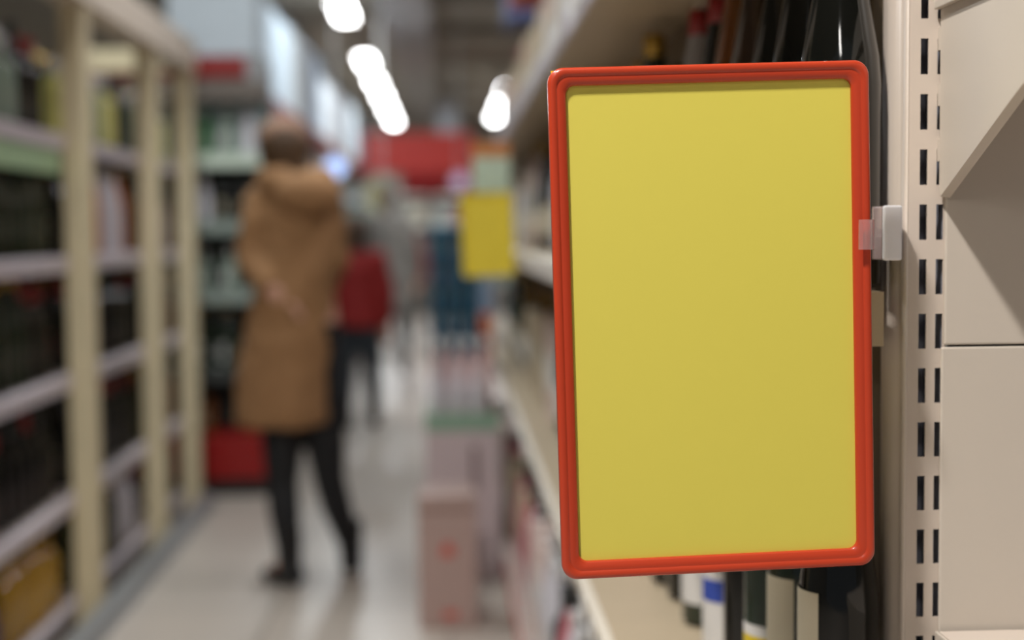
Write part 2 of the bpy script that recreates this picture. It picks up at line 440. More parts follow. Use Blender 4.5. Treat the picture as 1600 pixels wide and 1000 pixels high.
# ------------------------------------------------------------------ right gondola
XF = .22
GY0, GY1 = 1.266, 9.0
e = empty('gondola_shelving', (.4, GY0, 0), 'cream gondola shelving full of bottles running away behind the sign', 'shelving')
bx('back_board', M('gondola_back', (120, 104, 82), .6), e, .015, .03, .085, GY1-GY0, .05, 2.1)
for zi, z in enumerate((RZ1, RZ2, RZ3)):
    th = .03 if zi == 2 else .05
    bm = bmesh.new(); box(bm, XF-.4+.004, at(1381, 500, 1.267)[0]-.4, .001, .075, z-th, z); box(bm, XF-.4+.004, .0145, .075, GY1-GY0, z-th, z)
    s = obj('shelf_board', bm, M('tan_shelf', (178, 160, 134), .5), e); s['label'] = 'tan shelf board'
    bm = bmesh.new(); prism(bm, [(XF-.4-.004, z-.045), (XF-.4+.003, z-.045), (XF-.4+.003, z+.004), (XF-.4+.001, z+.004), (XF-.4-.012, z-.004)], 'y', 0, GY1-GY0)
    l = obj('price_rail', bm, lilac if zi == 2 else M('cream_price_rail', (208, 196, 178), .4), s)
    bm = bmesh.new()
    yy = .2; rnd = random.Random(zi)
    while yy < 6:
        ww = .05+.03*rnd.random()
        if rnd.random() < .6: box(bm, XF-.4-.0145, XF-.4-.013, yy, yy+ww, z-.040, z-.008)
        yy += ww+.06
    obj('price_tag', bm, M('price_tag_paper', (222, 218, 214), .5), s)['kind'] = 'stuff'
bm = bmesh.new(); box(bm, -.20, .0095, .08, GY1-GY0, .09, .14); box(bm, -.18, .0095, .09, GY1-GY0, 0, .0901)
obj('base_plinth', bm, M('plinth_paint', (188, 172, 164), .5), e)
bx('red_price_strip', M('red_strip', (196, 70, 56), .4), e, -.204, -.2002, 1.6, 3.6, .095, .135)
for k in range(1, 9):
    bx('upright_post', cream, e, .0, .0098, k*.93, k*.93+.04, .1401, 2.1)

def row(protos, x, y0, y1, dy, z, labels, rz=0, jit=.006, seed=1, skip=.04, scl=(.94, 1.06), group=None, along='y', maxh=9):
    rnd = random.Random(seed); y = y0; run = 0; p = None
    while y < y1:
        if run <= 0: p = rnd.randrange(len(protos)); run = rnd.randint(1, 3)
        run -= 1
        if rnd.random() > skip:
            s = min(rnd.uniform(*scl), maxh/max(v.co.z for v in protos[p].data.vertices)); xx = x+rnd.uniform(-jit, jit)
            lx_ = labels[p]
            loc = (xx, y, z) if along == 'y' else (y, xx, z)
            put(protos[p], loc, rz, lx_, group, (s, s, s))
        y += dy*(1+rnd.uniform(0, .12))

def carton(name, w_, d_, h_, mat_, band=None, n=None):
    bm = bmesh.new(); box(bm, -w_/2, w_/2, -d_/2, d_/2, 0, h_)
    o = obj(name, bm, mat_, bevel=.003); tag(o, 'x', 'carton')
    kids = []
    if band:
        kids.append(bx('printed_band', band, o, -w_/2-.001, w_/2+.001, -d_/2-.001, d_/2+.001, h_*.3, h_*.62))
    KIDS[o.name] = kids
    return o
def protos(names, z=0):
    out = []
    for a in names: out.append(mk(a))
    return out
def mk(a):
    k = dict(n=14)
    if a == 'black': return bottle('wine', g_black, p_cream, c_black, **k)
    if a == 'green': return bottle('slope', g_green, p_white, c_gold, **k)
    if a == 'champ': return bottle('tall', g_green, p_cream, c_gold, **k)
    if a == 'olive': return bottle('wine', g_olive, p_white, c_gold, **k)
    if a == 'redcap': return bottle('wine', g_black, p_red, c_red, **k)
    if a == 'white': return bottle('slope', g_white, p_white, c_white, name='liquor_bottle', **k)
    if a == 'pink': return bottle('slope', g_pink, None, c_black, name='rose_bottle', **k)
    if a == 'clear': return bottle('spirit', g_clear, p_white, c_white, name='spirit_bottle', **k)
    if a == 'amber': return bottle('spirit', g_amber, p_cream, c_black, name='spirit_bottle', **k)
    if a == 'gold': return bottle('spirit', g_gold, None, c_gold, name='spirit_bottle', **k)
    if a == 'lemon': return bottle('spirit', M('lemon_liquor', (216, 212, 130), .2, coat=.4), None, c_white, name='spirit_bottle', **k)
    if a == 'orange': return bottle('slim', g_orange, None, c_gold, name='liqueur_bottle', **k)
    if a == 'purple': return bottle('squat', g_purple, None, c_black, name='liqueur_bottle', **k)
    if a == 'red': return bottle('slim', g_red, p_white, c_red, name='liqueur_bottle', **k)
    if a == 'bright': return bottle('slim', g_bgreen, p_white, c_white, name='liqueur_bottle', **k)
    if a == 'boxp': return carton('gift_carton', .08, .08, .3, M('pale_pink_card', (214, 192, 184), .6), p_white)
    if a == 'boxb': return carton('gift_carton', .085, .085, .27, M('beige_card', (196, 178, 150), .6), p_cream)
KW = {'black': 'black wine bottle', 'green': 'dark green bottle', 'champ': 'tall green sparkling wine bottle', 'olive': 'olive wine bottle',
      'redcap': 'black wine bottle with red label', 'white': 'white bottle', 'pink': 'pink rose bottle', 'clear': 'clear glass spirit bottle',
      'amber': 'amber spirit bottle', 'gold': 'golden spirit bottle', 'lemon': 'pale lemon spirit bottle', 'orange': 'slim orange liqueur bottle', 'purple': 'squat purple bottle',
      'red': 'slim red bottle', 'bright': 'slim bright green bottle', 'boxp': 'pale pink gift carton', 'boxb': 'beige gift carton'}
def fill(kinds, place, grp, **kw):
    P = [mk(k) for k in kinds]
    row(P, labels=['%s %s' % (KW[k], place) for k in kinds], group=grp, **kw)
    for k, p in zip(kinds, P):
        if p.name not in USED:
            for c in KIDS.get(p.name, []): bpy.data.objects.remove(c)
            bpy.data.objects.remove(p)

fill(['boxp', 'white', 'boxb', 'red'], 'on the top shelf of the right gondola', 'goods on the right gondola top shelf', x=.33, y0=1.6, y1=7.2, dy=.1, z=RZ3+.001, seed=3)
fill(['boxp', 'white', 'black', 'boxb', 'champ'], 'on the right gondola shelf level with the red sign', 'goods on the right gondola eye-level shelf', x=.345, y0=2.34, y1=7.2, dy=.095, z=RZ2+.002, seed=5)
fill(['green', 'boxp', 'champ', 'olive', 'boxb'], 'on the right gondola shelf under eye level, left of sign', 'goods on the right gondola lower shelf', x=.35, y0=2.3, y1=7.2, dy=.1, z=RZ1+.002, seed=8)
fill(['pink', 'white', 'boxp', 'black', 'boxb'], 'on the right gondola bottom shelf', 'goods on the right gondola bottom shelf', x=.28, y0=2.6, y1=7.2, dy=.1, z=.141, seed=12)
# cartons stored on top of the gondola
for i, (yy, ww, hh, m_, t_) in enumerate(((3.9, .36, .2, M('white_box', (220, 210, 206), .6), 'large white carton nearest the sign on the shelf at the top'),
        (4.5, .34, .24, M('rose_box', (206, 180, 168), .6), 'pinkish beige carton on the top shelf of the right gondola'),
        (5.1, .34, .18, M('red_box', (176, 74, 60), .6), 'red carton on the top shelf of the right gondola'),
        (5.7, .3, .3, M('blue_box', (72, 82, 120), .6), 'dark blue carton on the top shelf of the right gondola'))):
    c = carton('storage_carton', .2, ww, hh, m_, None); c['label'] = t_; c.location = (.35, yy, 2.103)
    c['group'] = 'cartons above the right gondola'
e2 = None

# yellow hanging sign farther down the aisle with a small card above
a = at(720, 302, 4.15); b = at(803, 431, 4.15)
fs = frame_sign('hanging_sign', b[0]-a[0], a[1]-b[1], 4.15, (a[0]+b[0])/2, (a[1]+b[1])/2, (0, R(-2), 0), 'blurred yellow framed sign hanging farther down the aisle', 'sign',
           M('yellow_plastic', (222, 198, 50), .35), M('yellow_card_far', (222, 198, 54), .5))
bm = bmesh.new(); box(bm, (b[0]-a[0])/2-.02, (b[0]-a[0])/2+.006, .008, .018, -.125, -.06); obj('holder_arm', bm, clear, fs)
a = at(738, 246, 4.2); b = at(797, 300, 4.2)
ps = empty('shelf_card', ((a[0]+b[0])/2, 4.2, b[1]), 'pale green and white card above the yellow sign, orange header on top', 'card')
wd = (b[0]-a[0])/2; hh = a[1]-b[1]
bx('card', M('pale_green_card', (186, 202, 182), .5), ps, -wd, wd, 0, .004, 0, hh)
bx('orange_header', M('orange_card', (190, 120, 60), .5), ps, -wd, wd, 0, .004, hh+.0005, hh+.045)
bx('holder_stem', white_pl, ps, -.004, .004, .0045, .010, -.03, .03)

# floor displays in front of the gondola
a = at(652, 776, 4.5); b = at(746, 990, 4.5)
e = empty('display_box', ((a[0]+b[0])/2, 4.6, 0), 'pinkish brown cardboard box standing on the aisle floor, nearest one', 'box')
wd = (b[0]-a[0])/2
cb = bx('carton', M('pink_brown_card', (176, 150, 142), .6), e, -wd, wd, -.1, .12, 0, a[1], bevel=.004)
bm = bmesh.new()
cx = (697-699)/2200*4.5
box(bm, -.02, .022, -.103, -.1015, .235, .262); box(bm, -.012, .014, -.103, -.1015, .2625, .278); box(bm, -.015, .03, -.103, -.1015, .03, .055)
obj('red_print_mark', bm, M('red_ink', (196, 88, 74), .6), e)
bx('top_fold', M('card_fold', (150, 122, 112), .6), e, -wd+.004, wd-.004, -.104, -.1015, a[1]-.05, a[1]-.035)

a = at(664, 652, 5.1); b = at(790, 690, 5.1)
e = empty('promotion_stand', (.055, 5.3, 0), 'white carton stand with green rim holding pale bottles, behind the box', 'display')
wd = .135
bx('stand_body', M('white_pink_card', (204, 186, 188), .55), e, -wd, wd, -.2, .2, 0, .555, bevel=.004)
bm = bmesh.new()
for (q0, q1, r0, r1) in ((-wd, wd, -.2, -.19), (-wd, wd, .19, .2), (-wd, -wd+.01, -.189, .189), (wd-.01, wd, -.189, .189)): box(bm, q0, q1, r0, r1, .556, .62)
obj('green_rim', bm, M('green_print', (140, 170, 148), .5), e)
prt = bx('printed_bottle', M('dark_print', (110, 84, 84), .6), e, .035, .055, -.2025, -.2012, .34, .5)
fill(['white'], 'standing in the green rimmed stand', 'bottles in the green rimmed stand', x=5.17, y0=-.033, y1=.15, dy=.069, scl=(.76, .78), z=.556, seed=2, along='x', skip=0, jit=.002)
pk = bottle('slim', M('pale_pink_drink', (214, 176, 176), .3), p_white, c_white, name='drink_bottle', n=14)
for j in range(3):
    for i in range(4):
        put(pk, (-.034+i*.0592, 5.25+j*.08, .556), 0, 'pale pink bottle behind the front row of the green rimmed stand', 'bottles in the green rimmed stand', (.88, .88, .95))

# blue can multipacks stacked
canm = M('blue_can', (52, 96, 124), .3, metal=.3, var=.2, scale=30); cant = M('can_top', (110, 150, 160), .3, metal=.6)
def canpack():
    o = bx('can_multipack', M('teal_tray', (40, 84, 86), .5), None, -.138, .138, -.1, .1, 0, .012); tag(o, 'x', 'can pack')
    kids = []
    bm = bmesh.new(); lathe(bm, [(.026, 0), (.032, .006), (.032, .098), (.026, .106)], 12)
    bm.faces.ensure_lookup_table()
    for f in bm.faces:
        if f.calc_center_median().z > .1 or f.calc_center_median().z < .005: f.material_index = 1
    me_o = obj('can', bm, [canm, cant], o, smooth=True); me_o.location = (-.103, -.067, .0122); kids.append(me_o)
    for i in range(4):
        for j in range(3):
            if i == j == 0: continue
            c = me_o.copy(); COL.objects.link(c); c.parent = o; c.location = (-.103+i*.0687, -.067+j*.067, .0122); kids.append(c)
    KIDS[o.name] = kids
    return o
cp = canpack()
nm = ['bottom', 'second from bottom', 'third from bottom', 'fourth from bottom', 'fifth from bottom', 'sixth from bottom', 'fifth from top', 'fourth from top', 'third from top', 'second from top', 'topmost']
for k in range(11):
    put(cp, (.055, 7.5, .001+k*.1197), 0, 'blue can multipack, %s of the tall stack in the aisle' % nm[k], 'stack of blue can multipacks')
# orange and blue goods right of the can stack
c = carton('display_carton', .07, .1, .5, M('orange_box', (186, 96, 48), .5), None); c.location = (.175, 6.3, .2+.141); c['label'] = 'orange upright carton below the yellow sign, on the bottom shelf goods'
c.location = (.16, 5.66, 0.0); c.scale = (.7, 1, 1.9); c['label'] = 'tall orange carton standing on the floor below the yellow sign'
c = carton('display_carton', .05, .1, 1.08, M('pale_blue_box', (130, 150, 176), .5), None); c.location = (.165, 5.80, 0); c['label'] = 'tall pale blue carton standing behind the orange carton'

# ------------------------------------------------------------------ left wooden rack
WX = -1.145
PY = [3.45, 4.64, 5.74, 6.52]
e = empty('wooden_rack', (-1.4, PY[0], 0), 'pale wooden rack with shelves of bottles along the left of the aisle', 'shelving')
ox, oy = 1.4, -PY[0]
for yy in [2.3]+PY:
    p = bx('post', wood, e, WX-.075+ox, WX+ox, yy-.05+oy, yy+.05+oy, .0, 2.02, bevel=.004)
    bx('rear_post', wood, e, -1.68+ox, -1.62+ox, yy-.04+oy, yy+.04+oy, .0, 2.02)
bx('top_beam', M('pale_beam', (206, 190, 172), .5), e, WX-.09+ox, WX+.015+ox, 2.25+oy, PY[-1]+.07+oy, 2.021, 2.16, bevel=.004)
bx('end_beam', wood, e, -1.68+ox, WX-.0905+ox, PY[-1]-.03+oy, PY[-1]+.05+oy, 2.021, 2.12)
LZ = [.10, .44, .83, 1.21, 1.60]
ys = [2.3]+PY
for z in LZ:
    for k in range(4):
        sh = bx('shelf', M('rack_shelf_board', (180, 168, 160), .5), e, -1.66+ox, WX-.078+ox, ys[k]+.0+oy, ys[k+1]-.0+oy, z-.03, z)
        bm = bmesh.new(); prism(bm, [(WX-.077+ox, z-.045), (WX-.068+ox, z-.047), (WX-.06+ox, z-.0), (WX-.077+ox, z+.006)], 'y', ys[k]+.052+oy, ys[k+1]-.052+oy)
        obj('shelf_lip', bm, lilac, sh)
bx('back_panel', M('rack_back_brown', (70, 56, 42), .7), e, -1.70+ox, -1.681+ox, 2.3+oy, PY[-1]+oy, .02, 1.62)
bm = bmesh.new(); prism(bm, [(WX-.02+ox, 0), (WX+.055+ox, 0), (WX+.04+ox, .06), (WX+.001+ox, .075), (WX+.001+ox, .02)], 'y', 2.3+oy, PY[-1]+.1+oy)
obj('kick_rail', bm, M('steel_kick_rail', (150, 152, 154), .3, metal=.3), e)
bx('painted_glow_strip', M('painted_green_glow', (160, 188, 148), .5), e, WX-.086+ox, WX-.0785+ox, ys[1]-.9+oy, ys[2]-.06+oy, 1.475, 1.565)  # added strip, its colour stands for green light under the top shelf
bx('end_brace', wood, e, -1.619+ox, WX-.0755+ox, PY[-1]-.03+oy, PY[-1]+.03+oy, 1.05, 1.12)

bay = ['of the nearest wooden rack bay', 'of the middle wooden rack bay', 'of the farthest wooden rack bay']
kinds = {
 (0, 0): ['gold', 'purple', 'gold', 'gold', 'bright', 'gold'], (0, 1): ['redcap', 'black', 'green', 'black'], (0, 2): ['black', 'champ', 'green', 'redcap'], (0, 3): ['white', 'green', 'champ', 'olive'], (0, 4): ['clear', 'redcap', 'clear', 'black'],
 (1, 0): ['green', 'white', 'olive'], (1, 1): ['black', 'redcap', 'green'], (1, 2): ['redcap', 'black', 'white', 'black'], (1, 3): ['white', 'orange', 'black', 'green'], (1, 4): ['lemon', 'clear', 'lemon', 'black'],
 (2, 0): ['olive', 'green'], (2, 1): ['amber', 'olive'], (2, 2): ['amber', 'redcap'], (2, 3): ['bright', 'white', 'amber'], (2, 4): ['lemon', 'clear']}
shn = ['on bottom shelf', 'on second lowest shelf', 'on middle shelf', 'on second highest shelf', 'on top shelf']
for b_ in range(3):
    for s_ in range(5):
        y0 = (3.32 if b_ == 0 else PY[b_]+.1); y1 = PY[b_+1]-.08
        fill(kinds[(b_, s_)], shn[s_]+' '+bay[b_], 'bottles %s %s' % (shn[s_], bay[b_]), x=-1.285, y0=y0, y1=y1, dy=.092, z=LZ[s_]+.001, maxh=[.275, .34, .33, .34, .36][s_], seed=20+b_*7+s_, skip=.03)
        if s_ in (1, 2, 3, 4):
            fill(['black' if s_ < 4 else 'clear', 'green'], shn[s_]+' '+bay[b_]+', rear row', 'rear bottles %s %s' % (shn[s_], bay[b_]), x=-1.40, y0=y0+.04, y1=y1, dy=.1, z=LZ[s_]+.001, maxh=[.275, .34, .33, .34, .36][s_], seed=60+b_*7+s_, skip=.05)
# single outs
pb = bottle('tall', g_pink, None, M('dark_rose_cap', (120, 70, 74), .4), name='rose_bottle', n=24, lab=(.05, .14)); pb['label'] = 'large pink bottle with darker neck at the left edge of the photo'
pb.location = (-1.195, 3.80, LZ[1]+.03); pb.location.z = LZ[1]+.0065; pb.scale = (1.02, 1.02, .94); pb.location.x = -1.268+.0
pb2 = None
doomed = [o for o in COL.objects if o.parent is None and o.get('category') == 'bottle' and o.name != pb.name
          and abs(o.location.y-3.80) < .098 and abs(o.location.x+1.285) < .03 and abs(o.location.z-LZ[1]) < .02]
for o in doomed:                 # make room round it
    for c in [q for q in COL.objects if q.parent == o]: bpy.data.objects.remove(c)
for o in doomed: USED.discard(o.name); bpy.data.objects.remove(o)

# ------------------------------------------------------------------ left far gondola: endcap facing the camera + run along the aisle
EX0, EX1, EY = -1.75, -.87, 6.86
e = empty('endcap_unit', (-1.3, EY, 0), 'end display with red base and bright shelves beside the brown coated shopper', 'shelving')
ox = 1.3
redk = M('red_base_board', (140, 18, 16), .4)
bx('base_board', redk, e, EX0+ox, EX1+ox, 0, .4, .09, .30, bevel=.004)
bx('kick_board', M('black_kick', (36, 32, 30), .6), e, EX0+ox, EX1+ox-.02, .03, .4, 0, .089)
bx('back_board', M('dark_back_board', (42, 46, 46), .6), e, EX0+ox, EX1+ox, .4, .42, 0, 2.1)
for z in (.62, 1.0, 1.34, 1.66):
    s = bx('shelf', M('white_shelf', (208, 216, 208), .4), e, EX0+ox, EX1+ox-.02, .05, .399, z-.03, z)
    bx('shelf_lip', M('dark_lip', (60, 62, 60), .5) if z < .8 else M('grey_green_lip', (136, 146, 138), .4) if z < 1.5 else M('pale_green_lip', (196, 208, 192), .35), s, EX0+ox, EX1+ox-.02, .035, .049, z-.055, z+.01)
bx('pale_liner', M('pale_blue_liner', (176, 196, 200), .5), e, EX0+ox, EX1+ox, .385, .3989, 1.661, 1.929)
bx('canopy', M('dark_canopy', (104, 94, 86), .6), e, EX0+ox, EX1+ox, 0, .399, 1.93, 2.02)
bx('red_header', M('dark_red_header', (124, 18, 14), .4), e, EX0+ox, EX1-.07+ox, -.02, -.0005, 2.03, 2.13)
bx('canopy_top', M('grey_top', (140, 140, 140), .6), e, EX0+ox, EX1+ox, 0.0, .399, 2.0205, 2.14)
fill(['clear', 'white', 'bright'], 'on the bright top shelf of the end display', 'goods on the end display', x=EY+.15, y0=-1.7, y1=-.93, dy=.1, z=1.661, seed=41, along='x', maxh=.255)
fill(['clear', 'black', 'white'], 'on the upper shelf of the end display', 'goods on the end display', x=EY+.15, y0=-1.7, y1=-.93, dy=.1, z=1.341, seed=42, along='x', maxh=.26, scl=(.8, .85))
fill(['bright', 'clear', 'purple'], 'on the middle shelf of the end display', 'goods on the end display', x=EY+.15, y0=-1.7, y1=-.93, dy=.12, z=1.001, seed=43, along='x', maxh=.26, scl=(.8, .85))
fill(['black', 'green'], 'on the lower shelf of the end display', 'goods on the end display', x=EY+.15, y0=-1.7, y1=-.93, dy=.1, z=.621, seed=44, along='x')
fill(['black', 'amber'], 'on the red base of the end display', 'goods on the end display', x=EY+.15, y0=-1.7, y1=-.93, dy=.1, z=.301, maxh=.27, seed=45, along='x', scl=(.85, .9))

e = empty('gondola_shelving', (-1.1, 7.3, 0), 'left gondola running away behind the brown coated shopper', 'shelving')
L_ = 11.5
bx('back_board', M('left_gondola_back', (96, 100, 100), .6), e, -.35, -.33, 0, L_, .05, 1.9)
bx('base_plinth', M('grey_plinth', (120, 116, 114), .5), e, -.329, .24, 0, L_, 0, .14)
for z in (.55, .92, 1.28, 1.62):
    s = bx('shelf', M('white_shelf', (208, 216, 208), .4), e, -.329, .2, 0, L_, z-.03, z)
    bx('price_rail', M('blue_white_rail', (190, 202, 214), .4), s, .201, .215, 0, L_, z-.05, z+.005)
can = bx('canopy', M('dark_canopy', (104, 94, 86), .6), e, -.329, .215, 0, L_, 1.93, 1.97)
bx('canopy_rail', M('maroon_rail', (126, 44, 44), .4), can, .2155, .235, 0, L_, 1.88, 1.98)
hd = [(176, 184, 190), (206, 218, 228), (226, 232, 236), (190, 206, 226), (224, 228, 232)]
yy = EY+.02; i = 0
while yy < 15.3:
    ww = .40 if i == 0 else .9+.25*((i*37) % 3)/2; hh = .36+.07*((i*53) % 4)/3
    c = carton('storage_carton', .42, ww, hh, M('white_carton_%d' % i, hd[i % 5] if i % 5 or i == 0 else (226, 230, 236), .6), None)
    c.location = (-1.106, yy+ww/2, 2.141 if yy < 7.2 else 1.971)
    if i == 1: c.location.y = 7.28+ww/2+.0; yy = 7.28
    c.scale = (1, 1, 1 if i == 0 else 1.3)
    c['group'] = 'white cartons above the left gondola'
    c['label'] = ('grey white carton on top of the end display, nearest of the cartons' if i == 0 else
        '%s carton on top of the left gondola, %s from the end display' % (['white', 'pale blue', 'off-white', 'light blue', 'cream white'][i % 5],
        ['', 'first', 'second', 'third', 'fourth', 'fifth', 'sixth', 'seventh', 'eighth', 'ninth', 'tenth', 'eleventh', 'twelfth', 'thirteenth'][i]))
    yy += ww+.03; i += 1
for si, (z, kk) in enumerate(((1.621, ['clear', 'boxp', 'white']), (1.281, ['boxb', 'bright', 'black']), (.921, ['purple', 'white', 'orange']), (.551, ['black', 'red', 'boxp']))):
    fill(kk, ['on the top shelf', 'on the upper shelf', 'on the middle shelf', 'on the lower shelf'][si]+' of the left gondola behind the shopper', 'goods on the left gondola',
         x=-.96, y0=7.4, y1=12.5, dy=.17, z=z+.0, seed=80+si, scl=(.85, .92))

# ------------------------------------------------------------------ far end
e = empty('red_banner', (-.5, 17.0, 2.1), 'long red banner hanging across the far end of the aisle', 'banner')
a = at(522, 208, 17.0); b = at(738, 268, 17.0)
bx('banner_panel', M('banner_red', (214, 58, 48), .45), e, a[0]+.5, b[0]+.5, 0, .05, b[1]-2.1, a[1]-2.1)
bm = bmesh.new()
for xx in (a[0]+.7, b[0]+.3): tube(bm, [(xx, .025, a[1]-2.1), (xx, .025, 3.75-2.1)], [.008, .008], 6)
obj('hanging_rod', bm, housing, e)
e = empty('red_fascia', (.2, 18.4, 2.0), 'lower red fascia below the banner, left of the small pale card', 'banner')
a = at(628, 266, 18.4); b = at(812, 304, 18.4)
bx('fascia_panel', M('fascia_red', (178, 48, 52), .45), e, a[0]-.2, b[0]-.2, 0, .06, b[1]-2.0, a[1]-2.0)
bx('fascia_post', M('fascia_post_grey', (150, 146, 142), .5), e, a[0]-.2+.3, a[0]-.2+.42, .061, .16, -2.0, a[1]-2.0)
bx('fascia_post', M('fascia_post_grey', (150, 146, 142), .5), e, b[0]-.2-.4, b[0]-.2-.28, .061, .16, -2.0, a[1]-2.0)
a = at(684, 150, 24); b = at(716, 214, 24)
tag(bx('ceiling_panel', M('grey_panel', (150, 152, 158), .5), None, a[0], b[0], 24, 24.1, b[1], 3.46), 'pale grey box hanging under the duct above the far red fascia', 'panel')
# lit signs (seen as bright discs)
def lit_disc(x, y, Y, r, mat_, label):
    a = at(x, y, Y)
    e = empty('lit_sign', (a[0], Y, a[1]), label, 'sign')
    bm = bmesh.new(); lathe(bm, [(r, -.03), (r, .03)], 24); bmesh.ops.rotate(bm, verts=bm.verts, cent=(0, 0, 0), matrix=Matrix.Rotation(R(90), 3, 'X'))
    obj('lit_face', bm, mat_, e)
    bm = bmesh.new(); lathe(bm, [(r+.02, -.028), (r+.02, .045), (r+.001, .045), (r+.001, -.028), (r+.02, -.028)], 24, cap=False); bmesh.ops.rotate(bm, verts=bm.verts, cent=(0, 0, 0), matrix=Matrix.Rotation(R(90), 3, 'X'))
    obj('rim', bm, housing, e)
    bm = bmesh.new(); tube(bm, [(0, 0, r+.01), (0, 0, (3.455 if -.66 < a[0] < -.08 else 3.75)-a[1])], [.006, .006], 6); obj('hanging_rod', bm, housing, e)
lit_disc(524, 262, 7.6, .052, M('blue_white_lit', (170, 200, 255), .4, emit=.9), 'glowing blue and white round sign right of the brown hood')
lit_disc(718, 283, 16.5, .08, M('pink_white_lit', (196, 170, 206), .4, emit=.3), 'glowing lilac round sign on the red fascia')
lit_disc(596, 305, 14.2, .17, M('pale_yellow_sign', (190, 184, 140), .5), 'pale yellow round sign right of the hood, before the far shelves')

# far shelving against the cross aisle
e = empty('far_shelving', (-.3, 22, 0), 'grey shelving with pale goods across the far end of the aisle', 'shelving')
bx('back_board', M('far_board', (126, 130, 128), .6), e, -2.6, 3.4, .3, .35, 0, 2.0)
for z in (.5, .95, 1.4, 1.85): bx('shelf', M('white_shelf', (208, 216, 208), .4), e, -2.6, 3.4, 0, .299, z-.04, z)
rnd = random.Random(5)
FP = [carton('packet', .3, .2, .3, M('packet_%d' % k, c_, .6)) for k, c_ in enumerate(((170, 176, 170), (120, 140, 130), (190, 186, 170), (140, 90, 90), (110, 120, 140)))]
FN = ['pale grey', 'grey green', 'cream', 'dull red', 'slate blue']
for zi, z in enumerate((.501, .951, 1.401)):
    for k in range(14):
        q = rnd.randrange(5)
        put(FP[q], (-2.6+k*.36, 22.15, z), 0, '%s packet on the far shelving, %s shelf' % (FN[q], ['lower', 'middle', 'upper'][zi]), 'packets on the far shelving', (1, 1, .8+.3*rnd.random()))

